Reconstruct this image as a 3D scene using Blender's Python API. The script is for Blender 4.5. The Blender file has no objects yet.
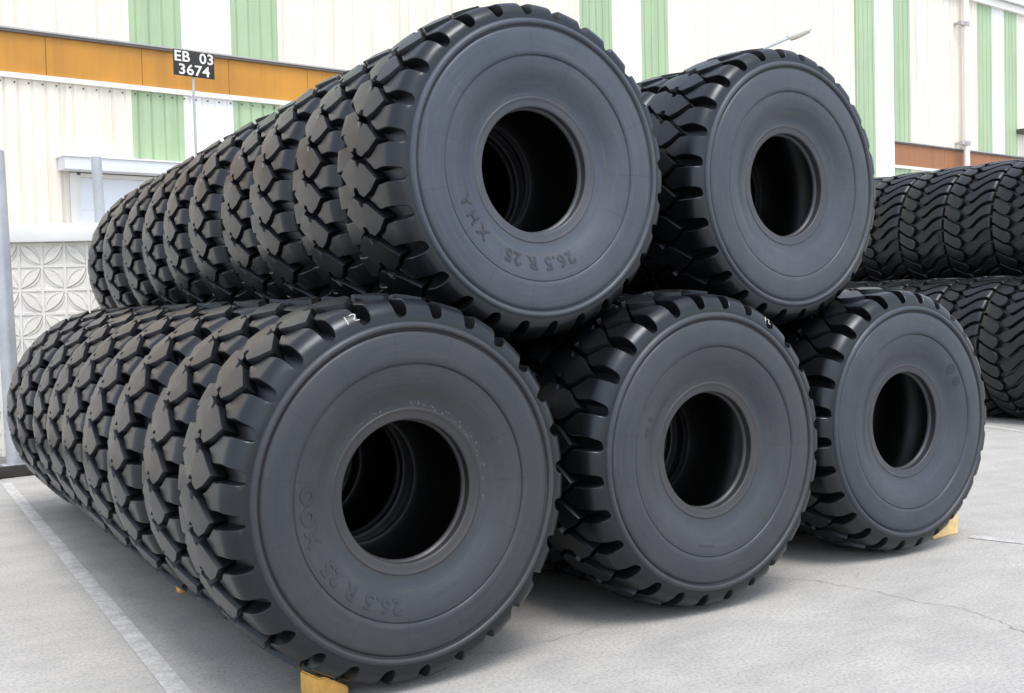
import bpy, bmesh, math, random
from mathutils import Vector, Matrix
random.seed(7)
PI = math.pi
sc = bpy.context.scene
COL = sc.collection

# ------------------------------------------------------------------ helpers
def mesh_from(name, V, F, angle=30):
    me = bpy.data.meshes.new(name)
    me.from_pydata([tuple(v) for v in V], [], F)
    bm = bmesh.new(); bm.from_mesh(me)
    bmesh.ops.recalc_face_normals(bm, faces=bm.faces)
    bm.to_mesh(me); bm.free()
    if angle:
        me.polygons.foreach_set('use_smooth', [True] * len(me.polygons))
        me.set_sharp_from_angle(angle=math.radians(angle))
    me.update()
    return me

def link(name, me, mat=None, parent=None, loc=(0, 0, 0)):
    o = bpy.data.objects.new(name, me)
    COL.objects.link(o)
    if mat is not None and not me.materials:
        me.materials.append(mat)
    o.location = loc
    if parent is not None:
        o.parent = parent
    return o

def tag(o, label=None, cat=None, group=None, kind=None):
    if label: o['label'] = label
    if cat: o['category'] = cat
    if group: o['group'] = group
    if kind: o['kind'] = kind
    return o

def empty(name, loc, rz=0.0):
    o = bpy.data.objects.new(name, None)
    COL.objects.link(o)
    o.location = loc
    o.rotation_euler = (0, 0, rz)
    o.empty_display_size = 0.2
    return o

class MB:
    """collects boxes, tubes, prisms into one mesh"""
    def __init__(s): s.V = []; s.F = []
    def add(s, V, F):
        b = len(s.V); s.V += [Vector(v) for v in V]; s.F += [tuple(i + b for i in f) for f in F]
    def box(s, x0, y0, z0, x1, y1, z1):
        s.add([(x0,y0,z0),(x1,y0,z0),(x1,y1,z0),(x0,y1,z0),(x0,y0,z1),(x1,y0,z1),(x1,y1,z1),(x0,y1,z1)],
              [(0,3,2,1),(4,5,6,7),(0,1,5,4),(1,2,6,5),(2,3,7,6),(3,0,4,7)])
    def bbox(s, x0, y0, z0, x1, y1, z1, b):
        """box with chamfered edges"""
        bm = bmesh.new()
        vs = [bm.verts.new(v) for v in [(x0,y0,z0),(x1,y0,z0),(x1,y1,z0),(x0,y1,z0),(x0,y0,z1),(x1,y0,z1),(x1,y1,z1),(x0,y1,z1)]]
        for f in [(0,3,2,1),(4,5,6,7),(0,1,5,4),(1,2,6,5),(2,3,7,6),(3,0,4,7)]:
            bm.faces.new([vs[i] for i in f])
        bmesh.ops.bevel(bm, geom=list(bm.edges), offset=b, segments=2, affect='EDGES', profile=0.6)
        bm.verts.index_update()
        s.add([v.co.copy() for v in bm.verts], [[v.index for v in f.verts] for f in bm.faces]); bm.free()
    def prism(s, poly, y0, y1, axis='y'):
        """polygon in (x,z) extruded along y"""
        n = len(poly)
        V = [(a, y0, b) for a, b in poly] + [(a, y1, b) for a, b in poly]
        F = [tuple(range(n)), tuple(reversed(range(n, 2*n)))]
        for i in range(n):
            j = (i + 1) % n; F.append((i, i + n, j + n, j))
        s.add(V, F)
    def tube(s, pts, r, n=10, caps=True):
        pts = [Vector(p) for p in pts]; rs = r if isinstance(r, (list, tuple)) else [r] * len(pts)
        V = []; F = []
        for i, p in enumerate(pts):
            t = (pts[min(i+1, len(pts)-1)] - pts[max(i-1, 0)]).normalized()
            a = t.orthogonal().normalized() if abs(t.z) > 0.9 else t.cross(Vector((0,0,1))).normalized()
            if abs(t.z) > 0.9: a = Vector((1,0,0)); a = (a - t*a.dot(t)).normalized()
            b = t.cross(a)
            for k in range(n):
                an = 2*PI*k/n; V.append(p + (a*math.cos(an) + b*math.sin(an)) * rs[i])
        for i in range(len(pts)-1):
            for k in range(n):
                k2 = (k+1) % n; F.append((i*n+k, i*n+k2, (i+1)*n+k2, (i+1)*n+k))
        if caps:
            F.append(tuple(reversed(range(n)))); F.append(tuple(range((len(pts)-1)*n, len(pts)*n)))
        s.add(V, F)
    def mesh(s, name, angle=30): return mesh_from(name, s.V, s.F, angle)
    def obj(s, name, mat, parent=None, angle=30, loc=(0,0,0)):
        return link(name, s.mesh(name, angle), mat, parent, loc)

# ------------------------------------------------------------------ materials
def new_mat(name):
    m = bpy.data.materials.new(name); m.use_nodes = True
    nt = m.node_tree
    return m, nt, nt.nodes['Principled BSDF']

def N(nt, t, **kw):
    n = nt.nodes.new(t)
    for k, v in kw.items(): setattr(n, k, v)
    return n

def math_node(nt, op, a, b=None, c=None):
    n = N(nt, 'ShaderNodeMath', operation=op)
    for i, x in enumerate((a, b, c)):
        if x is None: continue
        if isinstance(x, (int, float)): n.inputs[i].default_value = x
        else: nt.links.new(x, n.inputs[i])
    return n.outputs[0]

def noise(nt, vec, scale, detail=4, rough=0.55):
    n = N(nt, 'ShaderNodeTexNoise'); n.inputs['Scale'].default_value = scale
    n.inputs['Detail'].default_value = detail; n.inputs['Roughness'].default_value = rough
    if vec is not None: nt.links.new(vec, n.inputs['Vector'])
    return n.outputs['Fac']

def ramp(nt, fac, stops):
    n = N(nt, 'ShaderNodeValToRGB'); e = n.color_ramp.elements
    while len(e) < len(stops): e.new(0.5)
    for el, (p, c) in zip(e, stops):
        el.position = p; el.color = (c, c, c, 1) if isinstance(c, (int, float)) else (*c, 1)
    nt.links.new(fac, n.inputs[0]); return n.outputs[0]

def mixc(nt, fac, a, b, blend='MIX'):
    n = N(nt, 'ShaderNodeMix', data_type='RGBA', blend_type=blend)
    for sock, x in ((n.inputs[0], fac), (n.inputs[6], a), (n.inputs[7], b)):
        if isinstance(x, (int, float)): sock.default_value = x
        elif isinstance(x, tuple): sock.default_value = (*x, 1)
        else: nt.links.new(x, sock)
    return n.outputs[2]

def bump(nt, bsdf, h, strength=0.3, dist=0.01):
    b = N(nt, 'ShaderNodeBump'); b.inputs['Strength'].default_value = strength; b.inputs['Distance'].default_value = dist
    nt.links.new(h, b.inputs['Height']); nt.links.new(b.outputs[0], bsdf.inputs['Normal'])

def obj_coords(nt, per_object=True):
    tc = N(nt, 'ShaderNodeTexCoord')
    if not per_object: return tc.outputs['Object'], tc.outputs['Object']
    info = N(nt, 'ShaderNodeObjectInfo')
    sc_ = N(nt, 'ShaderNodeVectorMath', operation='SCALE')
    comb = N(nt, 'ShaderNodeCombineXYZ')
    for i in range(3): nt.links.new(info.outputs['Random'], comb.inputs[i])
    nt.links.new(comb.outputs[0], sc_.inputs[0]); sc_.inputs['Scale'].default_value = 37.0
    ad = N(nt, 'ShaderNodeVectorMath', operation='ADD')
    nt.links.new(tc.outputs['Object'], ad.inputs[0]); nt.links.new(sc_.outputs[0], ad.inputs[1])
    return tc.outputs['Object'], ad.outputs[0]

def simple_mat(name, col, rough=0.6, var=0.12, scale=3.0, bumps=0.0, metal=0.0, spec=0.5, fine=60.0, grime=0.0):
    m, nt, b = new_mat(name)
    _, v = obj_coords(nt)
    f = noise(nt, v, scale, 6, 0.6)
    c = mixc(nt, ramp(nt, f, [(0.3, 0.0), (0.7, 1.0)]), tuple(x*(1-var) for x in col), tuple(min(1, x*(1+var)) for x in col))
    if grime:
        mp = N(nt, 'ShaderNodeMapping'); mp.inputs['Scale'].default_value = (5.0, 5.0, 0.22); nt.links.new(v, mp.inputs[0])
        gr = math_node(nt, 'MULTIPLY', ramp(nt, noise(nt, mp.outputs[0], 1.0, 7, 0.7), [(0.46, 0.0), (0.75, 1.0)]), grime)
        c = mixc(nt, gr, c, tuple(x*0.55 for x in col))
    nt.links.new(c, b.inputs['Base Color'])
    r = math_node(nt, 'MULTIPLY_ADD', f, 0.25, rough - 0.12)
    nt.links.new(r, b.inputs['Roughness'])
    b.inputs['Metallic'].default_value = metal; b.inputs['Specular IOR Level'].default_value = spec
    if bumps: bump(nt, b, noise(nt, v, fine, 4), bumps, 0.004)
    return m

def rubber(name, c0, c1, rough, lines=False, dust=0.0, bmp=0.12, seams=0):
    m, nt, b = new_mat(name)
    o, v = obj_coords(nt)
    f = noise(nt, v, 2.6, 5, 0.55)
    f2 = noise(nt, v, 14.0, 5, 0.6)
    c = mixc(nt, ramp(nt, f, [(0.35, 0.0), (0.65, 1.0)]), c0, c1)
    if dust:
        d = math_node(nt, 'MULTIPLY', ramp(nt, f2, [(0.48, 0.0), (0.78, 1.0)]), dust)
        c = mixc(nt, d, c, (0.11, 0.10, 0.09))
    hgt = noise(nt, v, 160.0, 3)
    if lines:
        # faint radial moulding seams and concentric swirl marks of the mould
        sx = N(nt, 'ShaderNodeSeparateXYZ'); nt.links.new(o, sx.inputs[0])
        a = math_node(nt, 'ARCTAN2', sx.outputs[2], sx.outputs[0])
        rad = math_node(nt, 'SQRT', math_node(nt, 'ADD', math_node(nt, 'MULTIPLY', sx.outputs[0], sx.outputs[0]),
                                               math_node(nt, 'MULTIPLY', sx.outputs[2], sx.outputs[2])))
        fr = math_node(nt, 'FRACT', math_node(nt, 'MULTIPLY', a, 15 / (2*PI)))
        w = math_node(nt, 'DIVIDE', 0.0085, rad)
        ln = math_node(nt, 'LESS_THAN', fr, w)
        band = math_node(nt, 'GREATER_THAN', rad, 0.43)
        ln = math_node(nt, 'MULTIPLY', ln, band)
        c = mixc(nt, math_node(nt, 'MULTIPLY', ln, 0.55), c, (0.012, 0.012, 0.013))
        # slight bloom rings following the radius
        rv = N(nt, 'ShaderNodeCombineXYZ'); nt.links.new(rad, rv.inputs[0])
        rn = noise(nt, rv.outputs[0], 26.0, 3)
        c = mixc(nt, math_node(nt, 'MULTIPLY', ramp(nt, rn, [(0.4, 0.0), (0.65, 1.0)]), 0.35), c, (0.050, 0.043, 0.039))
        c = mixc(nt, math_node(nt, 'MULTIPLY', ramp(nt, f2, [(0.5, 0.0), (0.75, 1.0)]), 0.35), c, (0.026, 0.031, 0.039))
        # scuffs and water marks running round the wall
        sv = N(nt, 'ShaderNodeCombineXYZ'); nt.links.new(math_node(nt, 'MULTIPLY', a, 0.9), sv.inputs[0]); nt.links.new(math_node(nt, 'MULTIPLY', rad, 22.0), sv.inputs[1])
        inf2 = N(nt, 'ShaderNodeObjectInfo'); nt.links.new(math_node(nt, 'MULTIPLY', inf2.outputs['Random'], 50.0), sv.inputs[2])
        scf = noise(nt, sv.outputs[0], 2.4, 8, 0.72)
        c = mixc(nt, math_node(nt, 'MULTIPLY', ramp(nt, scf, [(0.54, 0.0), (0.72, 1.0)]), 0.40), c, (0.082, 0.080, 0.078))
        c = mixc(nt, math_node(nt, 'MULTIPLY', ramp(nt, scf, [(0.28, 1.0), (0.44, 0.0)]), 0.35), c, (0.022, 0.024, 0.028))
        hgt = math_node(nt, 'ADD', hgt, math_node(nt, 'MULTIPLY', noise(nt, rv.outputs[0], 190.0, 2), 1.6))
    if seams:
        sx = N(nt, 'ShaderNodeSeparateXYZ'); nt.links.new(o, sx.inputs[0])
        a = math_node(nt, 'ARCTAN2', sx.outputs[2], sx.outputs[0])
        fr = math_node(nt, 'FRACT', math_node(nt, 'MULTIPLY_ADD', a, seams / (2*PI), 0.13))
        c = mixc(nt, math_node(nt, 'MULTIPLY', math_node(nt, 'LESS_THAN', fr, 0.005), 0.75), c, (0.003, 0.003, 0.003))
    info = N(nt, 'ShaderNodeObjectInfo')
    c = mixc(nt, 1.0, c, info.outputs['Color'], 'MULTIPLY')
    nt.links.new(c, b.inputs['Base Color'])
    rr = math_node(nt, 'MULTIPLY_ADD', f2, 0.22, rough - 0.1)
    nt.links.new(rr, b.inputs['Roughness'])
    b.inputs['Specular IOR Level'].default_value = 0.5
    b.inputs['Specular Tint'].default_value = (0.84, 0.92, 1.0, 1)
    if bmp: bump(nt, b, hgt, bmp, 0.002)
    return m

M = {}
M['tread'] = rubber('tread_rubber', (0.0055, 0.0064, 0.0082), (0.0095, 0.0104, 0.0128), 0.30, dust=0.0, seams=7)
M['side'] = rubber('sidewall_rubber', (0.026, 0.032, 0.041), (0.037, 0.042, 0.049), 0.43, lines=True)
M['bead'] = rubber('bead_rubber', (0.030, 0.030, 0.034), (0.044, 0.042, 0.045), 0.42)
M['liner'] = rubber('liner_rubber', (0.008, 0.008, 0.008), (0.012, 0.012, 0.012), 0.38)
M['letter'] = rubber('letter_rubber', (0.026, 0.027, 0.031), (0.032, 0.033, 0.037), 0.46, bmp=0.05)
M['old_tread'] = rubber('back_tread_rubber', (0.0075, 0.0075, 0.008), (0.013, 0.0125, 0.0128), 0.33, dust=0.03)
M['chalk'] = simple_mat('chalk', (0.58, 0.56, 0.52), 0.9, 0.15, 40)
M['speck'] = simple_mat('label_residue', (0.10, 0.10, 0.104), 0.85, 0.3, 30)

# ------------------------------------------------------------------ the loader tire
R = 0.875
HW = 0.28                      # bead plane to tire centre
NL = 28                        # lugs round the tire
PITCH = 2*PI/NL
# sidewall profile: (radius, distance in front of the bead plane, negative = towards the viewer)
BEAD = [(0.3080, 0.060), (0.3085, 0.050), (0.3120, 0.046), (0.3190, 0.040), (0.3195, 0.014), (0.3165, 0.008), (0.3165, 0.002), (0.320, -0.003), (0.327, -0.005),
        (0.345, -0.0065), (0.355, -0.0085), (0.360, -0.0120), (0.364, -0.0120), (0.3675, -0.0090), (0.371, -0.0088)]
SIDE = [(0.371, -0.0088), (0.384, -0.0105), (0.400, -0.0145), (0.418, -0.0215), (0.436, -0.0305), (0.455, -0.0405), (0.475, -0.0495), (0.497, -0.0565), (0.522, -0.0622), (0.545, -0.0648), (0.5585, -0.0655),
        (0.5615, -0.0622), (0.5640, -0.0620), (0.5670, -0.0690), (0.571, -0.0722), (0.590, -0.0730), (0.620, -0.0730), (0.660, -0.0715), (0.690, -0.0680), (0.701, -0.0640),
        (0.706, -0.0570), (0.7100, -0.0525), (0.7140, -0.0540), (0.7175, -0.0650), (0.7215, -0.0705), (0.7280, -0.0728), (0.7350, -0.0715), (0.7410, -0.0675), (0.7455, -0.0615), (0.7480, -0.0565)]
LINER = [(0.3080, 0.060), (0.330, 0.066), (0.40, 0.045), (0.50, 0.000), (0.60, -0.022), (0.68, -0.010), (0.74, 0.04), (0.785, 0.13), (0.80, 0.28)]
# tread base (groove floor) and lug top, over v = y from the tire centre, front half
BASEP = [(-0.3362, 0.748), (-0.334, 0.7525), (-0.328, 0.757), (-0.316, 0.762), (-0.29, 0.768), (-0.25, 0.776), (-0.20, 0.785), (-0.14, 0.793), (0.0, 0.799)]
TOPP = [(-0.3370, 0.7482), (-0.3359, 0.767), (-0.3315, 0.786), (-0.3220, 0.8045), (-0.3060, 0.8215), (-0.2870, 0.8345), (-0.2700, 0.8425), (-0.2570, 0.8455), (-0.2400, 0.8468), (-0.20, 0.8485), (-0.15, 0.8490), (-0.08, 0.848), (0.2, 0.848)]
def v_at(r):
    for (a, fa), (b, fb) in zip(TOPP, TOPP[1:]):
        if r <= fb: return a + (b-a)*(r-fa)/(fb-fa)
    return 0.0

def interp(P, x):
    if x <= P[0][0]: return P[0][1]
    for (a, fa), (b, fb) in zip(P, P[1:]):
        if x <= b: return fa + (fb - fa) * (x - a) / (b - a)
    return P[-1][1]

def pol(r, th, y):            # th clockwise from the top seen from the front (-y)
    return Vector((r*math.sin(th), y, r*math.cos(th)))

def lathe(prof, n=128, flip=False, off=HW):
    V = []; F = []
    s = 1 if not flip else -1
    for r, d in prof:
        for k in range(n): V.append(pol(r, 2*PI*k/n, s*(d - off)))
    for i in range(len(prof)-1):
        for k in range(n):
            k2 = (k+1) % n; F.append((i*n+k, i*n+k2, (i+1)*n+k2, (i+1)*n+k))
    return V, F

class Blocks:
    def __init__(s): s.V = []; s.F = []
    def loft(s, st, th0, rev, ref=0.875, nu=6, draft=0.010, bev=0.0045, draft1=None, end0=True, end1=True, open0=False):
        """block over stations (v, rtop, rbase, u0, u1); rev mirrors (v,u) -> (-v,-u)"""
        rows = []
        def P(v, u, r):
            if rev: v, u = -v, -u
            s.V.append(pol(r, th0 + u/ref, v)); return len(s.V) - 1
        m = len(st)
        for i, (v, rt, rb, u0, u1) in enumerate(st):
            row = []
            h = rt - rb
            d = draft; d1 = draft if draft1 is None else draft1
            bv = min(bev, max(0.0, h*0.4), (u1-u0)*0.3)
            row.append(P(v, u0 - d*min(1, h/0.05), rb - 0.004))
            row.append(P(v, u0, rt - bv))
            for k in range(nu+1):
                t = k/nu
                row.append(P(v, u0 + bv + (u1-u0-2*bv)*t, rt))
            row.append(P(v, u1, rt - bv))
            row.append(P(v, u1 + d1*min(1, h/0.04), rb - 0.004))
            rows.append(row)
        for a, b in zip(rows, rows[1:]):
            for k in range(len(a)-1):
                s.F.append((a[k], a[k+1], b[k+1], b[k]))
        if end0: s.F.append(tuple(rows[0]))
        if end1: s.F.append(tuple(reversed(rows[-1])))
    def block(s, poly, th0, rtop, rbase, ref=0.875, draft=0.010, bev=0.006, cuts=1):
        """convex-ish polygon block in (v,u); rtop(v), rbase number"""
        n = len(poly)
        cv = sum(p[0] for p in poly)/n; cu = sum(p[1] for p in poly)/n
        def off(d):
            out = []
            for i in range(n):
                p0, p1, p2 = poly[i-1], poly[i], poly[(i+1) % n]
                e1 = Vector((p1[0]-p0[0], p1[1]-p0[1])).normalized(); e2 = Vector((p2[0]-p1[0], p2[1]-p1[1])).normalized()
                n1 = Vector((e1.y, -e1.x)); n2 = Vector((e2.y, -e2.x))
                b = (n1 + n2); b = b / max(0.35, b.length_squared) * 2 if b.length > 0.1 else n1
                b = b / 2 * 1.0
                out.append((p1[0] + b.x*d, p1[1] + b.y*d))
            return out
        area = sum(poly[i][0]*poly[(i+1) % n][1] - poly[(i+1) % n][0]*poly[i][1] for i in range(n))
        sg = 1 if area > 0 else -1
        rings = [(off(sg*draft), lambda v: rbase - 0.004), (poly, lambda v: rtop(v) - bev), (off(-sg*bev), rtop)]
        idx = []
        for ring, rf in rings:
            idx.append([])
            for v, u in ring:
                s.V.append(pol(rf(v), th0 + u/ref, v)); idx[-1].append(len(s.V)-1)
        for a, b in zip(idx, idx[1:]):
            for k in range(n):
                k2 = (k+1) % n; s.F.append((a[k], a[k2], b[k2], b[k]))
        # domed top
        s.V.append(pol(rtop(cv) + 0.0015, th0 + cu/ref, cv)); c = len(s.V)-1
        for k in range(n): s.F.append((idx[-1][k], idx[-1][(k+1) % n], c))

def top_front(v): return interp(TOPP, -abs(v))

LUG_SHIFT = -0.031              # the shoulder lugs sit a little below the gap between two centre blocks
def lug_stations():
    half = PITCH*0.875/2
    st = []
    a0, a1, ar = 0.037, 0.021, 0.018             # slot edges either side of the pitch line, and the arch of the upper one
    def arch(v): return ar*max(0.0, 1 - ((v + 0.235)/0.11)**2)
    inner = [(-0.080, 0.004, 0.016), (-0.092, -0.004, 0.020), (-0.120, -0.025, 0.032), (-0.148, -0.045, 0.050), (-0.164, -half+a0+arch(-0.164)+0.004, half-a1-0.014), (-0.176, -half+a0+arch(-0.176), half-a1-0.006)]
    for v, a, b in inner: st.append((v, interp(TOPP, v), interp(BASEP, v), a, b))
    for v in (-0.188, -0.20, -0.220, -0.240, -0.256, -0.269, -0.278, -0.286, -0.295, -0.305):
        st.append((v, interp(TOPP, v), interp(BASEP, v), -half+a0+arch(v), half-a1))
    r0, r1 = 0.8200, 0.7660                      # the slot closes in a rounded end on the shoulder face
    for k in (0.2, 0.4, 0.58, 0.74, 0.87, 0.96, 1.0):
        r = r0 + (r1-r0)*k; v = v_at(r)
        q = math.sqrt(max(0, 1 - max(0.0, (k-0.35)/0.65)**2))
        st.append((v, r, interp(BASEP, v), -half+(a0+arch(v))*q, half-a1*q))
    for r in (0.758, 0.752, 0.7482):
        v = v_at(r); st.append((v, r, min(interp(BASEP, v), r) - 0.002, -half, half))
    return [(v, t, b, a + LUG_SHIFT, c + LUG_SHIFT) for v, t, b, a, c in st]

def build_tread(depth):
    prof = [(r, v + HW) for v, r in BASEP] + [(r, -v + HW) for v, r in reversed(BASEP[:-1])]
    V, F = lathe(prof, 112)
    B = Blocks(); B.V = V; B.F = F
    st = lug_stations()
    h1 = [(-0.190, -0.028), (-0.126, -0.078), (-0.060, -0.103), (-0.014, -0.084), (-0.004, -0.056), (0.026, -0.048), (0.040, -0.068), (0.080, -0.056)]
    hexa = h1 + [(-a, -b) for a, b in h1]
    def crown(v): return 0.876 - 0.013*(v/0.19)**2
    for k in range(NL):
        th = k*PITCH
        B.loft(st, th, False, draft=0.006, draft1=0.014)
        B.loft(st, th, True, draft=0.006, draft1=0.014)
        B.block(hexa, th + PITCH/2, crown, 0.797, draft=0.006, bev=0.0035)
    # less or more rubber on the carcass: pull the blocks in towards the shoulder radius
    for p_ in B.V:
        r = math.hypot(p_.x, p_.z)
        if r > 0.76:
            k_ = (0.76 + (r - 0.76)*depth)/r; p_.x *= k_; p_.z *= k_
    return mesh_from('tread', B.V, B.F, 28)

def lathe_mesh(name, prof, flip=False, angle=40, n=128):
    V, F = lathe(prof, n, flip)
    return mesh_from(name, V, F, angle)

ME = {}
ME['tread'] = build_tread(1.0); ME['tread_low'] = build_tread(0.90)
ME['side_f'] = lathe_mesh('sidewall', SIDE, False, 50)
ME['side_b'] = lathe_mesh('sidewall', SIDE, True, 50)
ME['bead_f'] = lathe_mesh('bead', BEAD)
ME['bead_b'] = lathe_mesh('bead', BEAD, True)
lin = LINER + [(r, 2*HW - d) for r, d in reversed(LINER[:-1])]
ME['liner'] = lathe_mesh('inner_liner', lin, False, 40, 96)
for k, mk in (('tread', 'tread'), ('tread_low', 'tread'), ('side_f', 'side'), ('side_b', 'side'), ('bead_f', 'bead'), ('bead_b', 'bead'), ('liner', 'liner')):
    ME[k].materials.append(M[mk])

def make_tire():
    t = empty('loader_tire', (0, 0, 0))
    for nm, key in (('tread', 'tread'), ('sidewall', 'side_f'), ('sidewall', 'side_b'), ('bead', 'bead_f'), ('bead', 'bead_b'), ('inner_liner', 'liner')):
        link(nm, ME[key], None, t, (0, 0, R))
    return t

def copy_tree(o, parent=None):
    c = o.copy(); COL.objects.link(c)
    if parent is not None: c.parent = parent
    for ch in [x for x in bpy.data.objects if x.parent == o]:
        copy_tree(ch, c)
    return c

def pose(t, centre, spin, yaw, base_r):
    """stand the tire with its centre at `centre`, turned about its own axle by spin"""
    rot = Matrix.Rotation(yaw, 3, 'Z') @ Matrix.Rotation(spin, 3, 'Y')
    off = rot @ Vector((0, 0, base_r))
    t.location = Vector(centre) - off
    t.rotation_euler = rot.to_euler()

proto = make_tire()
used = [False]
def place(centre, spin, yaw, label, group):
    t = proto if not used[0] else copy_tree(proto)
    used[0] = True
    pose(t, centre, spin, yaw, R)
    tag(t, label, 'tire', group)
    return t

ORD = ['front', 'second', 'third', 'fourth', 'fifth', 'sixth', 'seventh', 'eighth', 'ninth', 'tenth']
def r_(a): return random.uniform(-a, a)
D = math.radians
fronts = {}
# row: name, front centre (of bead plane), tire count, phase of a slot (deg clockwise from top), yaw, x slope, z slope, quadratic terms, look of the front tire
rows = [
 ('lower left', (0.0, 0.0, R), 9, 99.6, 0.005, 0.046, 0.0, 0.0, 0.0, 0.710, 'large black loader tire with chalk 12 on its shoulder, front of the lower left row'),
 ('lower middle', (1.904, 0.113, R), 5, 173.3, -0.006, 0.060, 0.0, 0.0, 0.0, 0.700, 'large black loader tire at the front of the lower middle row, no wedge under it'),
 ('lower right', (3.836, 0.326, R), 5, 174.2, -0.009, 0.070, 0.0, 0.0, 0.0, 0.700, 'large black loader tire at the front of the lower right row, beside a yellow wedge'),
 ('upper left', (0.956, 0.332, 2.361), 10, 149.4, -0.005, 0.076, -0.008, -0.005, -0.003, 0.728, 'topmost grey sided loader tire at the front of the upper left row'),
 ('upper right', (2.961, 0.510, 2.382), 5, 173.8, 0.015, 0.080, -0.010, 0.0, 0.0, 0.715, 'loader tire at the front of the upper right row, resting between middle and right tires'),
]
for nm, c0, n, ph, yaw, sx, sz, sx2, sz2, pt, lab in rows:
    for k in range(n):
        Y = pt*k
        c = Vector((c0[0] + sx*Y + sx2*Y*Y, c0[1] + Y + HW, c0[2] + sz*Y + sz2*Y*Y))
        if k == 0:
            spin, yw = D(ph) - PITCH/2 - LUG_SHIFT/0.875, yaw
        else:
            spin, yw = random.uniform(0, 2*PI), yaw - sx*0.5 + r_(0.012)
            c.x += r_(0.018); c.y += r_(0.006)
        lb = lab if k == 0 else f'{ORD[k]} tire from the front in the {nm} row of stacked loader tires'
        t = place(c, spin, yw, lb, 'loader tires stacked in rows on the concrete')
        if nm.startswith('upper'):
            for x in [q for q in bpy.data.objects if q.parent == t and q.data == ME['tread']]: x.data = ME['tread_low']
        if k == 0: fronts[nm] = (t, spin)

# ------------------------------------------------------------------ raised lettering, chalk marks
def part_of(t, name):
    return [x for x in bpy.data.objects if x.parent == t and x.name.split('.')[0] == name]

# each front tire has its own colour multiplier on sidewalls and beads
for nm_, tint in (('lower left', (0.95, 0.90, 0.85)), ('lower middle', (1.08, 1.04, 1.01)), ('lower right', (1.12, 1.16, 1.22)), ('upper left', (1.50, 1.58, 1.66)), ('upper right', (1.38, 1.40, 1.44))):
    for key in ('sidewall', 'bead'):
        for x in part_of(fronts[nm_][0], key): x.color = (*tint, 1)

def front_y(r):
    P = BEAD + SIDE
    for (a, fa), (b, fb) in zip(P[5:], P[6:]):
        if a <= r <= b and b > a: return fa + (fb-fa)*(r-a)/(b-a) - HW
    return P[-1][1] - HW

def text_mesh(body, size, extrude=0.0015, bold=0.0, spacing=1.0):
    cu = bpy.data.curves.new('lettering', 'FONT')
    cu.body = body; cu.size = size; cu.extrude = extrude; cu.offset = bold; cu.align_x = 'CENTER'; cu.align_y = 'CENTER'
    cu.space_character = spacing; cu.resolution_u = 3
    o = bpy.data.objects.new('lettering', cu); COL.objects.link(o)
    dg = bpy.context.evaluated_depsgraph_get(); dg.update()
    me = bpy.data.meshes.new_from_object(o.evaluated_get(dg))
    bpy.data.objects.remove(o); bpy.data.curves.remove(cu)
    return me

def arc_text(front, body, th_mid, rad, size, bold=0.0012, spacing=1.0, proud=0.0018, inward=False, parts=None):
    me = text_mesh(body, size, 0.002, bold, spacing)
    t, spin = fronts[front]
    for v in me.vertices:
        x, y, z = v.co
        if inward: th = th_mid - x/rad; r = rad - y
        else: th = th_mid + x/rad; r = rad + y
        v.co = pol(r, th - spin, front_y(r) - proud*0.5 - z*0.9)
    me.update()
    sw = [s for s in part_of(t, 'sidewall') if s.data == ME['side_f']][0]
    return link('lettering', me, M['letter'], sw)

arc_text('lower left', '26.5 R 25', D(214), 0.492, 0.092, bold=0.003, spacing=1.22)
arc_text('lower left', 'X', D(254), 0.492, 0.092, bold=0.003)
arc_text('lower left', 'O', D(264.8), 0.492, 0.092, bold=0.007)
arc_text('lower left', 'O', D(274.9), 0.492, 0.092, bold=0.007)
arc_text('upper left', '26.5 R 25', D(182), 0.470, 0.092, bold=0.003, spacing=1.2)
arc_text('upper left', 'XHA', D(238), 0.470, 0.092, bold=0.002, spacing=1.5)

def ring_emblems(front, items, rad):
    t, spin = fronts[front]
    V = []; F = []
    for th, ro in items:
        for (a, b, n) in ((ro, ro*0.72, 28), (ro*0.42, ro*0.0, 14)):
            base = len(V)
            for k in range(n):
                an = 2*PI*k/n
                for q in (a, b):
                    dx, dy = q*math.cos(an)*0.9, q*math.sin(an)
                    r = rad + dy; V.append(pol(r, th + dx/rad - spin, front_y(r) - 0.0022))
            for k in range(n):
                k2 = (k+1) % n; F.append((base+2*k, base+2*k2, base+2*k2+1, base+2*k+1))
    me = mesh_from('emblem', V, F, 40)
    sw = [s for s in part_of(t, 'sidewall') if s.data == ME['side_f']][0]
    link('emblem', me, M['letter'], sw)
ring_emblems('lower right', [(D(51), 0.036), (D(62.5), 0.032)], 0.510)

# small moulded data lines
def bars(front, th, rad, widths, h=0.012):
    t, spin = fronts[front]
    mb = MB(); x = -sum(w + 0.006 for w in widths)/2
    V = []; F = []
    for w in widths:
        b = len(V)
        for dx, dy in ((x, -h/2), (x+w, -h/2), (x+w, h/2), (x, h/2)):
            r = rad + dy; V.append(pol(r, th - dx/rad - spin, front_y(r) - 0.0018))
        F.append((b, b+1, b+2, b+3)); x += w + 0.006
    me = mesh_from('moulded_data_line', V, F, 0)
    sw = [s for s in part_of(t, 'sidewall') if s.data == ME['side_f']][0]
    link('moulded_data_line', me, M['letter'], sw)
bars('lower left', D(161), 0.475, [0.012, 0.016, 0.010, 0.014, 0.018, 0.012, 0.010])
bars('lower middle', D(189), 0.507, [0.010, 0.02, 0.012, 0.006, 0.012, 0.02], 0.010)
bars('lower middle', D(286), 0.490, [0.024, 0.020], 0.030)
bars('lower middle', D(294), 0.490, [0.018], 0.030)

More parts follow.
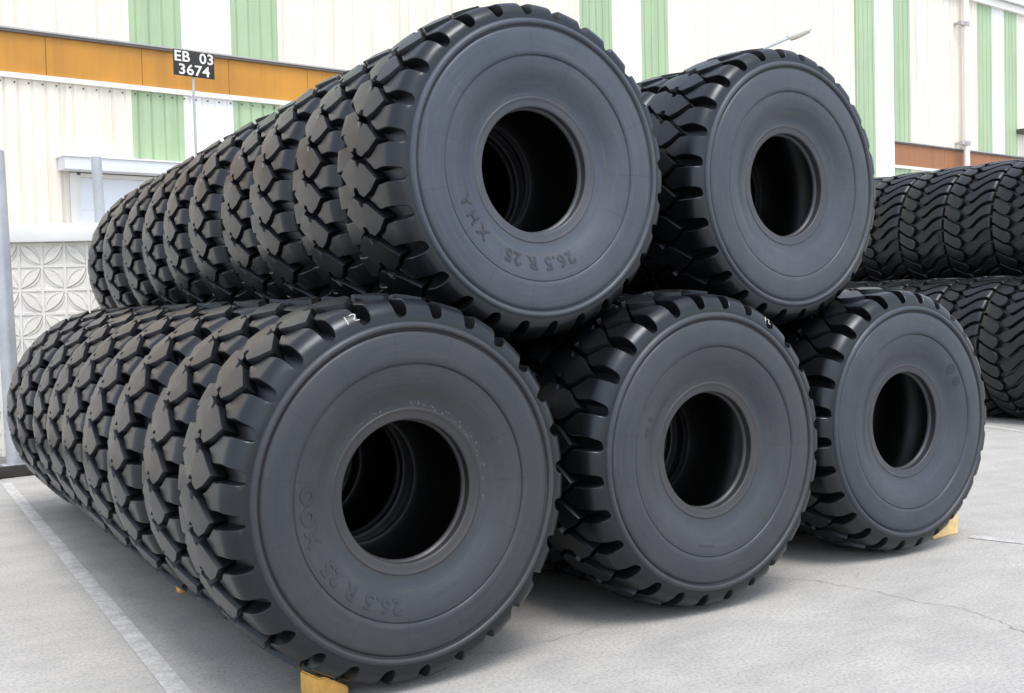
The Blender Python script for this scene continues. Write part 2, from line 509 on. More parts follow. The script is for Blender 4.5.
def chalk(front, th, v_mid, strokes, size):
    """strokes in (along, across) units; across runs from the ring to the crown"""
    t, spin = fronts[front]
    mb = MB()
    for s_ in strokes:
        pts = []
        dense = []
        for (a, b) in zip(s_, s_[1:]):
            for q in range(6): dense.append((a[0]+(b[0]-a[0])*q/6, a[1]+(b[1]-a[1])*q/6))
        dense.append(s_[-1])
        for x, y in dense:
            v = v_mid + y*size*0.42
            r = interp(TOPP, v) + 0.0012
            pts.append(pol(r, th + x*size/0.83 - spin, v))
        mb.tube(pts, 0.0023, 6)
    tr = part_of(t, 'tread')[0]
    mb.obj('chalk_mark', M['chalk'], tr, 60)
chalk('lower left', D(-18.8), -0.316, [[(-0.55, 0.55), (-0.62, -0.55)], [(-0.18, 0.42), (0.10, 0.55), (0.36, 0.35), (0.25, 0.0), (0.0, -0.3), (0.10, -0.45), (0.45, -0.5)]], 0.054)
chalk('lower middle', D(31.5), -0.318, [[(-0.4, 0.5), (-0.5, -0.5)], [(0.0, 0.4), (0.3, 0.3), (0.1, -0.3), (0.1, -0.45), (0.45, -0.5)]], 0.046)

# dusty label residue on the bead of the lower left front tire
t, spin = fronts['lower left']
V = []; F = []
rs = random.Random(3)
for k in range(60):
    th = D(rs.choice([rs.gauss(8, 24), rs.gauss(62, 18), rs.uniform(-60, 110)])) - spin
    r = 0.384 + rs.gauss(0, 0.008); sz = rs.uniform(0.0015, 0.0052)
    b = len(V); n = 6
    for q in range(n):
        an = 2*PI*q/n + rs.random(); rr = sz*rs.uniform(0.5, 1.2)
        r2 = r + rr*math.cos(an); V.append(pol(r2, th + rr*1.4*math.sin(an)/r, front_y(r2) - 0.0009))
    F.append(tuple(range(b, b+n)))
bd = [s for s in part_of(t, 'sidewall') if s.data == ME['side_f']][0]
tag(link('label_residue', mesh_from('label_residue', V, F, 0), M['speck'], bd), kind='stuff')

# ------------------------------------------------------------------ the back stack: other tread
RB, WB, NB_ = 0.975, 0.37, 31
SCL = RB/0.885
def prof_b(P): return [(r*SCL, d*1.05) for r, d in P]
HB = HW*1.09
def build_back_tread():
    base = [(-0.376, 0.880), (-0.355, 0.895), (-0.31, 0.900), (-0.22, 0.902), (0.0, 0.903)]
    topp = [(-0.380, 0.886), (-0.374, 0.918), (-0.362, 0.940), (-0.345, 0.951), (-0.315, 0.959), (-0.27, 0.965), (-0.2, 0.970), (-0.1, 0.975), (0.0, 0.977)]
    prof = [(r, v) for v, r in base] + [(r, -v) for v, r in reversed(base[:-1])]
    V, F = lathe(prof, 114, False, 0.0)
    B = Blocks(); B.V = V; B.F = F
    P = 2*PI*RB/NB_
    def top(v): return interp(topp, -abs(v))
    def bs(v): return interp(base, -abs(v))
    # wave lugs on the front (-v) side, u rises towards the shoulder; clockwise angle is negative up on the seen side
    wave, hexs = [], []
    for v, uc, hw in ((0.050, 0.006, 0.010), (0.028, -0.004, 0.044), (-0.02, -0.012, 0.078), (-0.07, 0.000, 0.080), (-0.12, 0.034, 0.076), (-0.18, 0.092, 0.074),
                      (-0.24, 0.142, 0.076), (-0.30, 0.170, 0.079), (-0.345, 0.180, 0.081), (-0.362, 0.182, 0.082), (-0.374, 0.182, 0.083), (-0.380, 0.182, 0.084)):
        wave.append((v, top(v), bs(v), uc - hw, uc + hw))
    for v, uc, hw in ((0.380, 0.128, 0.082), (0.374, 0.128, 0.081), (0.362, 0.126, 0.080), (0.33, 0.116, 0.078), (0.27, 0.078, 0.078), (0.20, 0.036, 0.080), (0.14, 0.014, 0.080), (0.105, 0.012, 0.060), (0.075, 0.014, 0.014)):
        hexs.append((v, top(v), bs(v), uc + P/2 - hw, uc + P/2 + hw))
    wave = [(v, t, b, a + 0.008, c - 0.008) for v, t, b, a, c in wave]; hexs = [(v, t, b, a - 0.002, c + 0.002) for v, t, b, a, c in hexs]
    for k in range(NB_):
        B.loft(wave, k*2*PI/NB_, False, ref=RB, nu=4, draft=0.004, bev=0.0045)
        B.loft(hexs, k*2*PI/NB_, False, ref=RB, nu=4, draft=0.004, bev=0.0045)
    return mesh_from('tread', B.V, B.F, 30)
MB2 = {}
MB2['tread'] = build_back_tread(); MB2['tread'].materials.append(M['old_tread'])
def lb(name, P, flip, mk):
    V, F = lathe(prof_b(P), 96, flip, HB); me = mesh_from(name, V, F, 45); me.materials.append(M[mk]); return me
SIDE2 = SIDE[:-1] + [(0.770, -0.054), (0.795, -0.047)]
MB2['sf'] = lb('sidewall', SIDE2, False, 'side'); MB2['sb'] = lb('sidewall', SIDE2, True, 'side')
MB2['bf'] = lb('bead', BEAD, False, 'bead'); MB2['bb'] = lb('bead', BEAD, True, 'bead')
linb = [(r*SCL, d*1.05) for r, d in LINER]; linb = linb + [(r, 2*HB - d) for r, d in reversed(linb[:-1])]
V, F = lathe(linb, 64, False, HB); MB2['l'] = mesh_from('inner_liner', V, F, 45); MB2['l'].materials.append(M['liner'])
back = empty('dump_truck_tire', (0, 0, 0))
for nm, key in (('tread', 'tread'), ('sidewall', 'sf'), ('sidewall', 'sb'), ('bead', 'bf'), ('bead', 'bb'), ('inner_liner', 'l')):
    link(nm, MB2[key], None, back, (0, 0, RB))
used_b = [False]
def place_back(c, label, yaw=0.0):
    t = back if not used_b[0] else copy_tree(back)
    used_b[0] = True
    pose(t, c, random.uniform(0, 2*PI), yaw + r_(0.01), RB)
    tag(t, label, 'tire', 'dark tires of the rear stack')
for k in range(8):
    place_back((13.0 + r_(0.02), 3.2 + 0.775*k, RB + 1.70), f'dark wavy tread tire, {ORD[k]} from the right end, upper row of rear stack'.replace('front from', 'first from'))
for k in range(9):
    place_back((12.0 + r_(0.02), 2.75 + 0.775*k, RB), f'dark wavy tread tire, {ORD[k]} from the right end, bottom row of rear stack'.replace('front from', 'first from'))
for k in range(9):
    place_back((14.0 + r_(0.02), 2.75 + 0.775*k, RB), 'dark tire hidden behind the bottom row of the rear stack')

# ------------------------------------------------------------------ ground
def concrete():
    m, nt, b = new_mat('concrete_paving')
    tc = N(nt, 'ShaderNodeTexCoord'); v = tc.outputs['Object']
    big = noise(nt, v, 0.35, 5, 0.6); mid = noise(nt, v, 2.2, 6, 0.65); fine = noise(nt, v, 55, 4, 0.7); grit = noise(nt, v, 210, 2, 0.6)
    st = N(nt, 'ShaderNodeMapping'); st.inputs['Scale'].default_value = (0.9, 3.6, 1); st.inputs['Rotation'].default_value = (0, 0, 0.25); nt.links.new(v, st.inputs[0])
    streak = noise(nt, st.outputs[0], 1.1, 6, 0.7)
    c = mixc(nt, ramp(nt, big, [(0.3, 0.0), (0.7, 1.0)]), (0.455, 0.443, 0.418), (0.535, 0.521, 0.492))
    c = mixc(nt, math_node(nt, 'MULTIPLY', ramp(nt, mid, [(0.42, 0.0), (0.72, 1.0)]), 0.45), c, (0.30, 0.295, 0.287))
    c = mixc(nt, math_node(nt, 'MULTIPLY', ramp(nt, streak, [(0.47, 0.0), (0.70, 1.0)]), 0.28), c, (0.245, 0.241, 0.235))
    c = mixc(nt, math_node(nt, 'MULTIPLY', ramp(nt, fine, [(0.38, 1.0), (0.54, 0.0)]), 0.55), c, (0.24, 0.235, 0.228))
    c = mixc(nt, math_node(nt, 'MULTIPLY', ramp(nt, grit, [(0.60, 0.0), (0.70, 1.0)]), 0.65), c, (0.15, 0.145, 0.14))
    c = mixc(nt, math_node(nt, 'MULTIPLY', ramp(nt, grit, [(0.28, 1.0), (0.36, 0.0)]), 0.4), c, (0.52, 0.51, 0.49))
    nt.links.new(c, b.inputs['Base Color']); b.inputs['Roughness'].default_value = 0.85
    b.inputs['Specular IOR Level'].default_value = 0.3
    h = math_node(nt, 'ADD', math_node(nt, 'MULTIPLY', fine, 0.6), grit)
    bump(nt, b, h, 0.4, 0.005)
    return m
M['concrete'] = concrete()
mb = MB(); mb.add([(-220, -220, 0), (220, -220, 0), (220, 220, 0), (-220, 220, 0)], [(0, 1, 2, 3)])
tag(mb.obj('ground', M['concrete'], None, 0), kind='structure')

def worn_paint():
    m, nt, b = new_mat('worn_white_paint')
    tc = N(nt, 'ShaderNodeTexCoord'); v = tc.outputs['Object']
    f = noise(nt, v, 9, 6, 0.7); g = noise(nt, v, 70, 4, 0.7)
    w = math_node(nt, 'ADD', math_node(nt, 'MULTIPLY', f, 0.5), math_node(nt, 'MULTIPLY', g, 0.5))
    k = ramp(nt, w, [(0.44, 0.05), (0.58, 1.0)])
    c = mixc(nt, k, (0.40, 0.392, 0.375), (0.62, 0.618, 0.61))
    nt.links.new(c, b.inputs['Base Color']); b.inputs['Roughness'].default_value = 0.7
    bump(nt, b, g, 0.25, 0.003)
    return m
M['paint'] = worn_paint()
def ribbon(name, pts, widths, z, mat, **kw):
    pts = [Vector((x, y, 0)) for x, y in pts]
    V = []; F = []
    for i, p in enumerate(pts):
        t = (pts[min(i+1, len(pts)-1)] - pts[max(i-1, 0)]).normalized(); nn = Vector((-t.y, t.x, 0))
        w = widths[i] if isinstance(widths, list) else widths
        V += [p + nn*w/2 + Vector((0, 0, z)), p - nn*w/2 + Vector((0, 0, z))]
    for i in range(len(pts)-1): F.append((2*i, 2*i+1, 2*i+3, 2*i+2))
    o = link(name, mesh_from(name, V, F, 0), mat)
    return tag(o, **kw)
ribbon('parking_line', [(-1.05, -2.0), (-0.855, 0.58), (-0.30, 8.1)], 0.098, 0.004, M['paint'], kind='structure')
ribbon('parking_line', [(10.40, 3.35), (10.95, 4.9), (11.2, 5.6)], 0.13, 0.004, M['paint'], kind='structure')
ribbon('parking_line', [(4.62, 0.40), (4.86, -0.42), (5.2, -1.6)], 0.10, 0.004, M['paint'], kind='structure')
M['crack'] = simple_mat('crack_dirt', (0.23, 0.222, 0.21), 0.95, 0.2, 20)
def crack(pts, w):
    rs = random.Random(int(pts[0][0]*100))
    out = []
    for (a, b) in zip(pts, pts[1:]):
        n = 9
        for q in range(n):
            t = q/n; out.append((a[0]+(b[0]-a[0])*t + rs.gauss(0, 0.007), a[1]+(b[1]-a[1])*t + rs.gauss(0, 0.007)))
    out.append(pts[-1])
    ribbon('pavement_crack', out, [w*rs.uniform(0.3, 1.2) for _ in out], 0.003, M['crack'], kind='structure')
crack([(2.29, 0.70), (2.48, 0.64), (2.67, 0.46), (2.85, 0.21), (2.91, -0.2), (2.90, -0.47), (2.98, -0.67), (2.9, -0.95), (2.82, -1.14)], 0.0045)
crack([(0.26, 0.31), (0.45, 0.26), (0.61, 0.19), (0.86, 0.21), (1.09, 0.22), (1.35, 0.3), (1.59, 0.34), (1.77, 0.35)], 0.004)
crack([(2.85, 0.21), (3.1, 0.12), (3.22, 0.2)], 0.004)

# ------------------------------------------------------------------ yellow wooden wedges
M['wedge'] = simple_mat('painted_wedge', (0.78, 0.44, 0.11), 0.7, 0.22, 14, 0.4)
M['wedge_pale'] = simple_mat('pale_wedge', (0.80, 0.58, 0.26), 0.75, 0.2, 14, 0.4)
def wedge(loc, rz, L, W, H, label, mat='wedge', tip=0.03):
    bm = bmesh.new()
    pr = [(0, 0), (L, 0), (L, H), (L*0.78, H*1.0), (0, tip)]
    a = [bm.verts.new((x, -W/2, z)) for x, z in pr]; b = [bm.verts.new((x, W/2, z)) for x, z in pr]
    bm.faces.new(a); bm.faces.new(list(reversed(b)))
    for i in range(5):
        j = (i+1) % 5; bm.faces.new((a[i], b[i], b[j], a[j]))
    bmesh.ops.recalc_face_normals(bm, faces=bm.faces)
    bmesh.ops.bevel(bm, geom=list(bm.edges), offset=0.006, segments=2, affect='EDGES')
    me = bpy.data.meshes.new('wedge'); bm.to_mesh(me); bm.free()
    me.polygons.foreach_set('use_smooth', [True]*len(me.polygons)); me.set_sharp_from_angle(angle=D(35))
    o = link('wedge', me, M[mat]); o.location = loc; o.rotation_euler = (0, 0, rz)
    tag(o, label, 'wedge', 'wooden wedges holding the tires')
wedge((-0.265, 0.19, 0.001), PI + 0.12, 0.15, 0.16, 0.100, 'orange yellow wooden wedge under the front of the lower left tire')
wedge((-0.19, 2.40, 0.001), PI, 0.11, 0.08, 0.055, 'small yellow wedge further back beside the lower left row')
wedge((4.36, 0.62, 0.001), 0.05, 0.30, 0.22, 0.16, 'pale yellow wedge at the right side of the lower right tire', 'wedge_pale')

# ------------------------------------------------------------------ warehouse facade
FA = math.radians(5)                      # facade direction: (cos, sin) in plan
fac = empty('warehouse', (0, 14, 0), FA)
tag(fac, 'long cream warehouse with green and white stripes and an orange band', 'building')
M['cream'] = simple_mat('cream_cladding', (0.82, 0.76, 0.665), 0.5, 0.03, 0.7, grime=0.5)
M['white'] = simple_mat('white_cladding', (0.84, 0.85, 0.85), 0.5, 0.02, 0.7, grime=0.5)
M['green'] = simple_mat('green_cladding', (0.38, 0.51, 0.315), 0.5, 0.06, 0.7, grime=0.5)
M['orange'] = simple_mat('orange_band', (0.52, 0.235, 0.026), 0.45, 0.13, 0.8, grime=0.5)
M['brown'] = simple_mat('brown_band', (0.33, 0.135, 0.055), 0.5, 0.08, 0.5, grime=0.5)
M['trim'] = simple_mat('grey_trim', (0.42, 0.41, 0.41), 0.5, 0.08, 2)
M['dark'] = simple_mat('dark_flashing', (0.10, 0.085, 0.075), 0.6, 0.1, 2)
M['wtrim'] = simple_mat('white_trim', (0.78, 0.77, 0.74), 0.5, 0.05, 2)
M['door'] = simple_mat('pale_blue_door', (0.74, 0.78, 0.84), 0.5, 0.03, 1)
M['roofm'] = simple_mat('roof_sheet', (0.45, 0.45, 0.46), 0.5, 0.08, 1)
M['pipe'] = simple_mat('pipe_cream', (0.84, 0.80, 0.73), 0.5, 0.05, 2)

def clad(s0, s1, z0, z1, mat, y=0.0, pitch=0.205, gw=0.040, gd=0.020):
    """ribbed sheet: flats with narrow V grooves, running up; local x along facade, -y towards the viewer"""
    xs = [(s0, 0)]
    n = max(1, int(round((s1 - s0)/pitch))); p = (s1 - s0)/n
    for i in range(n):
        c = s0 + (i+0.5)*p
        xs += [(c - gw/2, 0), (c - gw*0.16, gd), (c + gw*0.16, gd), (c + gw/2, 0)]
    xs.append((s1, 0))
    V = []; F = []
    for x, d in xs: V += [(x, y + d, z0), (x, y + d, z1)]
    for i in range(len(xs)-1): F.append((2*i, 2*i+2, 2*i+3, 2*i+1))
    # returns at both ends and top/bottom so the sheet has thickness
    b = len(V); V += [(s0, y+0.06, z0), (s0, y+0.06, z1), (s1, y+0.06, z0), (s1, y+0.06, z1)]
    m = 2*(len(xs)-1)
    F += [(0, 1, b+1, b), (m, b+2, b+3, m+1), (b, b+1, b+3, b+2)]
    F.append(tuple([2*i for i in range(len(xs))] + [b+2, b])); F.append(tuple([2*i+1 for i in range(len(xs))] + [b+3, b+1]))
    me = mesh_from('cladding_panel', V, F, 0)
    return link('cladding_panel', me, M[mat], fac)

ZB, ZT, ZE = 5.335, 6.07, 10.56
bounds = [(-9.0, 'cream'), (2.80, 'green'), (3.675, 'white'), (4.55, 'green'), (5.43, 'cream'), (12.55, 'green'), (13.51, 'white'), (14.40, 'green'), (15.27, 'cream'),
          (22.46, 'green'), (23.31, 'white'), (24.20, 'green'), (25.10, 'cream'), (28.69, 'green'), (29.56, 'white'), (30.28, 'green'), (31.08, 'cream'), (42.0, None)]
for (s0, m_), (s1, _) in zip(bounds, bounds[1:]):
    if 22.0 < s0 < 24.0:
        clad(s0, s1, 0, ZE, m_, -0.05); continue
    if s0 == -9.0:
        clad(s0, s1, ZT, ZE, m_)
        clad(-9.0, 1.78, 0, ZB, m_); clad(1.78, 2.80, 3.95, ZB, m_)
        continue
    clad(s0, s1, ZT, ZE, m_)
    if s0 < 4.4: clad(s0, s1, 3.95, ZB, m_)
    elif s0 < 5: clad(s0, s1, 3.95, ZB, m_)
    elif s0 == 5.43: clad(s0, s0+0.4, 3.95, ZB, m_); clad(s0+0.4, s1, 0, ZB, m_)
    else: clad(s0, s1, 0, ZB, m_)
# orange/brown band of flat panels with open joints, flashing above, white ledge below
def band(s0, s1, mat, step=1.48, first=None):
    mb = MB(); x = s0
    while x < s1 - 0.01:
        x2 = min(s1, x + step); mb.box(x + 0.004, 0.02, ZB + 0.05, x2 - 0.004, 0.05, ZT - 0.05); x = x2
    mb.obj('band_panel', M[mat], fac, 0)
    mb = MB(); mb.box(s0, 0.052, ZB + 0.002, s1, 0.075, ZT - 0.002); mb.obj('band_backing', M['brown'], fac, 0)
    mb = MB(); mb.box(s0, -0.035, ZT - 0.03, s1, 0.045, ZT - 0.004); mb.obj('flashing', M['trim'], fac, 0)
    mb = MB(); mb.box(s0, -0.03, ZT - 0.075, s1, 0.0185, ZT - 0.032); mb.obj('drip_edge', M['dark'], fac, 0)
    mb = MB(); mb.box(s0, -0.06, ZB - 0.03, s1, 0.045, ZB + 0.048); mb.obj('ledge', M['wtrim'], fac, 0)
band(-9.0, 22.45, 'orange', 1.50)
band(24.21, 42.0, 'brown', 2.65)
# screws along the top of the lower sheets
mb = MB(); mb.tube([(0, -0.012, 0), (0, 0.004, 0)], 0.014, 8); sm = mb.mesh('screw'); x = 0.2
while x < 6.2:
    link('screw', sm, M['dark'], fac, (x, 0, ZB - 0.085)); x += 0.205
# body of the building behind the sheets, roof, eave
mb = MB(); mb.box(-9.0, 0.08, 0, 42.0, 0.30, ZE - 0.02); mb.obj('wall', M['trim'], fac, 0)
mb = MB(); mb.box(-9.0, 0.31, 0, -8.8, 24, ZE - 0.02); mb.box(41.8, 0.31, 0, 42.0, 24, ZE - 0.02); mb.box(-8.79, 23.8, 0, 41.79, 24, ZE - 0.02); mb.obj('wall', M['cream'], fac, 0)
mb = MB(); mb.prism([(-9.2, ZE + 0.16), (42.2, ZE + 0.16), (42.2, ZE + 0.20), (-9.2, ZE + 0.20)], -0.2, 24.2); mb.obj('roof', M['roofm'], fac, 0)
mb = MB(); mb.box(-9.2, -0.12, ZE - 0.06, 42.2, 0.06, ZE + 0.158); mb.obj('eave_trim', M['wtrim'], fac, 0)
# door with its hood
d0, d1 = 1.83, 5.80
mb = MB()
mb.box(d0 + 0.12, -0.005, 0.0, d1 - 0.12, 0.06, 3.86)
for i in range(1, 8): mb.box(d0 + 0.13, -0.012, 0.48*i, d1 - 0.13, -0.006, 0.48*i + 0.012)
mb.obj('door', M['door'], fac, 0)
mb = MB(); mb.box(d0 - 0.048, -0.03, 0, d0 + 0.06, 0.07, 3.93); mb.box(d0 + 0.065, -0.01, 0, d0 + 0.118, 0.07, 3.90)
mb.box(d1 - 0.055, -0.03, 0, d1, 0.07, 3.93); mb.box(d0 + 0.12, -0.01, 3.865, d1 - 0.12, 0.07, 3.93); mb.obj('door_frame', M['wtrim'], fac, 0)
mb = MB(); mb.box(d0 - 0.22, -0.36, 3.945, d1 + 0.22, -0.005, 4.13); mb.obj('door_hood', simple_mat('hood_sheet', (0.70, 0.72, 0.76), 0.45, 0.05, 2), fac, 0)
mb = MB(); mb.box(d0 - 0.24, -0.38, 4.133, d1 + 0.24, 0.0, 4.16); mb.obj('hood_cap', M['wtrim'], fac, 0)
# rainwater pipe with brackets
mb = MB(); mb.tube([(27.72, -0.19, 0), (27.72, -0.19, ZE - 0.1)], 0.088, 20); pp = mb.obj('drainpipe', M['pipe'], fac, 40)
for z in (9.70, 6.20, 3.2):
    mb = MB(); mb.tube([(27.72, -0.19, z - 0.06), (27.72, -0.19, z + 0.06)], 0.115, 20); mb.box(27.40, -0.24, z - 0.05, 27.57, -0.14, z + 0.05); mb.box(27.40, -0.135, z - 0.03, 27.48, 0.0, z + 0.03)
    mb.obj('pipe_bracket', M['trim'], pp, 40)
# small brown canopy and a lamp box further along
mb = MB(); mb.box(31.0, -0.5, 6.76, 31.5, -0.005, 6.90); mb.obj('bracket', M['dark'], fac, 0)

# ------------------------------------------------------------------ ornamental block wall, kerb, steel posts
WY = math.radians(-30)
wall = empty('screen_wall', (0.0, 9.62, 0.10), WY)
tag(wall, 'white ornamental concrete block wall with a plain coping at far left', 'wall')
M['block'] = simple_mat('white_block', (0.76, 0.735, 0.68), 0.85, 0.10, 4, 0.5)
M['coping'] = simple_mat('coping_concrete', (0.76, 0.755, 0.74), 0.8, 0.06, 3, 0.3)
mb = MB(); BS_ = 0.258; x0, x1 = -2.63, 1.46; zt = 2.44
nx = int(round((x1-x0)/BS_)); nz = int(round(zt/BS_)); bx = (x1-x0)/nx; bz = zt/nz
for i in range(nx+1):
    mb.box(x0 + i*bx - 0.014, 0.010, 0, x0 + i*bx + 0.014, 0.021, zt)
for j in range(nz+1):
    z = min(zt - 0.02, max(0.016, j*bz))
    for i in range(nx): mb.box(x0 + i*bx + 0.0145, 0.011, z - 0.014, x0 + (i+1)*bx - 0.0145, 0.0205, z + 0.014)
def leaf(cx, cz, dirn, L=0.137, w=0.044):
    """pointed leaf set across one block with two thin ribs following its sides"""
    c = 0.70710678
    def tr(a, b): return (cx + c*(a*dirn - b*dirn) if dirn > 0 else cx - c*(a - b), cz + c*(a + b))
    pts = []
    n = 8
    for k in range(n+1): t = -1 + 2*k/n; pts.append((t*L*1.15, w*(1 - t*t)))
    for k in range(n-1, 0, -1): t = -1 + 2*k/n; pts.append((t*L*1.15, -w*(1 - t*t)))
    mb.prism([tr(a, b) for a, b in pts], 0.004, 0.020)
    for sg in (1, -1):
        rib = []
        for k in range(n+1): t = -0.86 + 1.72*k/n; rib.append((t*L, sg*(0.022 + 0.056*(1 - t*t))))
        for k in range(n, -1, -1): t = -0.86 + 1.72*k/n; rib.append((t*L, sg*(0.012 + 0.053*(1 - t*t))))
        mb.prism([tr(a, b) for a, b in rib], 0.012, 0.0215)
for i in range(nx):
    for j in range(nz):
        leaf(x0 + (i+0.5)*bx, (j+0.5)*bz, 1 if (i + j) % 2 == 0 else -1)
mb.obj('block_panel', M['block'], wall, 30)
mb = MB(); mb.box(x0 - 0.02, 0.022, 0, x1 + 0.02, 0.16, zt); mb.obj('backing', M['block'], wall, 0)
mb = MB(); mb.bbox(x0 - 0.05, -0.09, zt + 0.002, x1 + 0.05, 0.21, zt + 0.205, 0.012); mb.obj('coping', M['coping'], wall, 30)

M['kerb'] = simple_mat('dirty_kerb', (0.20, 0.19, 0.175), 0.9, 0.35, 5, 0.6)
M['kerbf'] = simple_mat('tarred_beam', (0.035, 0.033, 0.030), 0.8, 0.4, 6, 0.6)
kb = empty('kerb', (0, 0, 0)); tag(kb, kind='structure')
mb = MB(); mb.add([(-4, 7.9, 0), (1.05, 8.78, 0), (1.45, 9.0, 0), (-2.6, 11.6, 0), (-4, 11.6, 0), (-4, 7.9, 0.1), (1.05, 8.78, 0.1), (1.45, 9.0, 0.1), (-2.6, 11.6, 0.1), (-4, 11.6, 0.1)],
               [(0, 1, 6, 5), (1, 2, 7, 6), (2, 3, 8, 7), (3, 4, 9, 8), (4, 0, 5, 9), (5, 6, 7, 8, 9)])
mb.obj('kerb_slab', M['kerb'], kb, 0)
bmv = empty('edging_beam', (-1.5, 8.30, 0.0), math.atan2(0.88, 5.05)); tag(bmv, 'dark tarred edging beam lying along the kerb at far left', 'beam')
mb = MB(); mb.bbox(-2.4, -0.06, 0.001, 2.62, 0.0, 0.125, 0.012); mb.obj('beam', M['kerbf'], bmv, 30)
mb = MB(); mb.tube([(1.18, -0.10, 0.05), (1.18, -0.055, 0.05)], 0.03, 14); mb.obj('bolt', M['kerbf'], bmv, 30)

M['steel'] = simple_mat('galvanised_steel', (0.44, 0.46, 0.49), 0.42, 0.12, 5, 0.1, 0.25)
def post(base, top, r, label):
    o = empty('steel_post', base)
    b = Vector(base); d = Vector(top) - b
    mb = MB(); mb.tube([(0, 0, 0.012), d*0.5, d], r, 24); mb.tube([d, d + Vector((0, 0, 0.012))], [r, r*0.86], 24); mb.obj('pole', M['steel'], o, 40)
    mb = MB(); mb.bbox(-r*1.5, -r*1.5, 0.001, r*1.5, r*1.5, 0.014, 0.003); mb.obj('base_plate', M['steel'], o, 30)
    tag(o, label, 'post', 'grey steel posts at the block wall')
post((-0.10, 8.71, 0.10), (-0.168, 8.755, 3.465), 0.085, 'tall grey steel post cut by the left edge of the photo')
post((1.05, 9.10, 0.10), (0.965, 9.16, 3.51), 0.058, 'thinner grey steel post in front of the pale blue door')

# ------------------------------------------------------------------ sign on a pole
sg = empty('number_sign', (2.80, 11.02, 0), D(9))
tag(sg, 'black sign with white text EB 03 3674 on a thin pole', 'sign')
M['signb'] = simple_mat('sign_black', (0.022, 0.019, 0.018), 0.5, 0.2, 6)
M['signw'] = simple_mat('sign_white', (0.80, 0.79, 0.78), 0.5, 0.03, 6)
mb = MB(); mb.tube([(0.0, 0.03, 0), (-0.045, 0.03, 4.95)], 0.018, 14); mb.obj('pole', M['steel'], sg, 40)
mb = MB(); mb.bbox(-0.342, -0.008, 4.925, 0.262, 0.006, 5.275, 0.004); sb = mb.obj('sign_board', M['signb'], sg, 30)
for body, z, w in (('EB  03', 5.188, 0.570), ('3674', 5.015, 0.455)):
    me = text_mesh(body, 0.20, 0.001, 0.0035, 1.04)
    xs = [v.co.x for v in me.vertices]; ys = [v.co.y for v in me.vertices]
    k = w/(max(xs)-min(xs)); kz = 0.146/(max(ys)-min(ys)); cx = (max(xs)+min(xs))/2; cy = (max(ys)+min(ys))/2
    for v in me.vertices:
        x, y, z_ = v.co; v.co = ((x-cx)*k - 0.04, -0.010 - z_, z + (y-cy)*kz)
    me.update(); link('lettering', me, M['signw'], sb)

# ------------------------------------------------------------------ street lamp beyond the tires
lp = empty('street_lamp', (13.95, 12.0, 0))
tag(lp, 'street lamp head on a slanting arm showing above the upper right tire', 'street lamp')
mb = MB(); mb.tube([(0, 0, 0), (0, 0, 3.2), (0, 0, 6.42)], [0.09, 0.07, 0.05], 16); mb.obj('pole', M['steel'], lp, 40)
mb = MB(); mb.tube([(0, 0, 6.36), (0.12, 0, 6.46), (0.4, 0, 6.60), (1.62, 0, 7.09)], [0.045, 0.04, 0.035, 0.033], 12); mb.obj('arm', M['steel'], lp, 40)
M['lamph'] = simple_mat('lamp_housing', (0.62, 0.60, 0.55), 0.45, 0.08, 4)
M['lampg'] = simple_mat('lamp_glass', (0.40, 0.37, 0.30), 0.25, 0.1, 4)
mb = MB()
ax = Vector((0.915, 0, 0.403)).normalized(); up = Vector((-ax.z, 0, ax.x)); o0 = Vector((1.55, 0, 7.06))
ring_s = [(0.0, 0.05, 0.05), (0.06, 0.10, 0.10), (0.18, 0.17, 0.155), (0.40, 0.21, 0.185), (0.58, 0.18, 0.14), (0.70, 0.10, 0.06), (0.74, 0.02, 0.015)]
V = []; F = []; n = 16
for s_, w, h in ring_s:
    for k in range(n):
        an = 2*PI*k/n; z = math.sin(an)*h*(1.0 if math.sin(an) > 0 else 0.45)
        V.append(o0 + ax*s_ + Vector((0, 1, 0))*(math.cos(an)*w) + up*z)
for i in range(len(ring_s)-1):
    for k in range(n): k2 = (k+1) % n; F.append((i*n+k, i*n+k2, (i+1)*n+k2, (i+1)*n+k))
F.append(tuple(range(n))); F.append(tuple(range((len(ring_s)-1)*n, len(ring_s)*n)))
hd = link('lamp_head', mesh_from('lamp_head', V, F, 40), M['lamph'], lp)
V2 = []
for s_, w, h in ((0.16, 0.09, 0), (0.38, 0.13, 0), (0.60, 0.10, 0)):
    for y in (-w, w): V2.append(o0 + ax*s_ + Vector((0, y, 0)) - up*0.035); V2.append(o0 + ax*s_ + Vector((0, y*0.8, 0)) - up*0.085)
F2 = [(0, 4, 5, 1), (2, 3, 7, 6), (1, 5, 7, 3), (4, 8, 9, 5), (6, 7, 11, 10), (5, 9, 11, 7), (0, 1, 3, 2), (8, 10, 11, 9), (0, 2, 6, 4), (4, 6, 10, 8)]
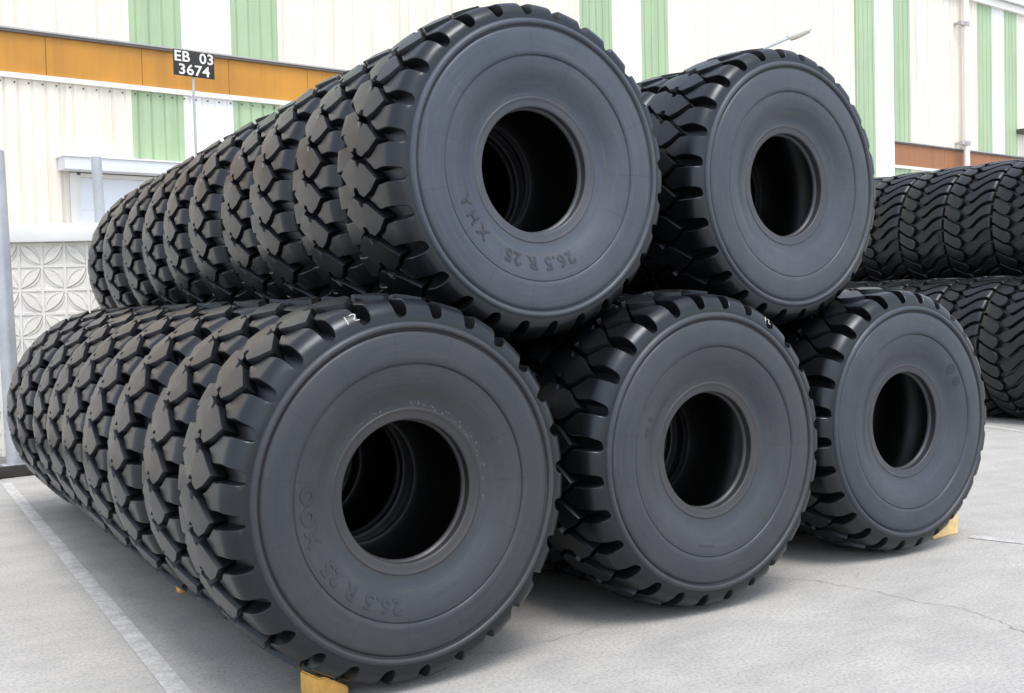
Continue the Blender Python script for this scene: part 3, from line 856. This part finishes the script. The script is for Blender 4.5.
link('lens', mesh_from('lens', V2, F2, 30), M['lampg'], hd)

# ------------------------------------------------------------------ light: bright overcast day
SUN_EL, SUN_AZ = D(66), D(190)            # azimuth clockwise from +y: behind and left of the viewer
w = bpy.data.worlds.new('World'); sc.world = w; w.use_nodes = True
nt = w.node_tree; bg = nt.nodes['Background']
sky = N(nt, 'ShaderNodeTexSky', sky_type='NISHITA'); sky.sun_disc = False
sky.sun_elevation = SUN_EL; sky.sun_rotation = SUN_AZ; sky.air_density = 1.0; sky.dust_density = 1.5; sky.ozone_density = 1.0
hs = N(nt, 'ShaderNodeHueSaturation'); hs.inputs['Saturation'].default_value = 0.45
nt.links.new(sky.outputs[0], hs.inputs['Color']); nt.links.new(hs.outputs[0], bg.inputs['Color'])
bg.inputs['Strength'].default_value = 0.15
ld = bpy.data.lights.new('sun', 'SUN'); ld.energy = 1.0; ld.angle = D(25); ld.color = (1.0, 0.97, 0.92)
lo = bpy.data.objects.new('sun', ld); COL.objects.link(lo)
dirv = Vector((math.sin(SUN_AZ)*math.cos(SUN_EL), math.cos(SUN_AZ)*math.cos(SUN_EL), math.sin(SUN_EL)))
lo.rotation_euler = dirv.to_track_quat('Z', 'Y').to_euler(); lo.location = dirv*30

# ------------------------------------------------------------------ camera
cam = bpy.data.cameras.new('camera'); co = bpy.data.objects.new('camera', cam); COL.objects.link(co)
fw = Vector((0.5523, 0.8329, -0.0343)).normalized(); rt = Vector((0.8327, -0.5532, -0.0236)); rt = (rt - fw*rt.dot(fw)).normalized(); upv = rt.cross(fw)
m = Matrix((rt, upv, -fw)).transposed().to_4x4(); m.translation = Vector((-2.3471, -4.3971, 1.6709))
co.matrix_world = m
cam.sensor_width = 36.0; cam.sensor_fit = 'HORIZONTAL'; cam.lens = 36.0*1135.416/1024
cam.clip_start = 0.05; cam.clip_end = 1000
sc.camera = co
sc.view_settings.view_transform = 'Standard'; sc.view_settings.look = 'None'
sc.view_settings.exposure = 1.08; sc.view_settings.gamma = 1.0; sc.view_settings.use_curve_mapping = False
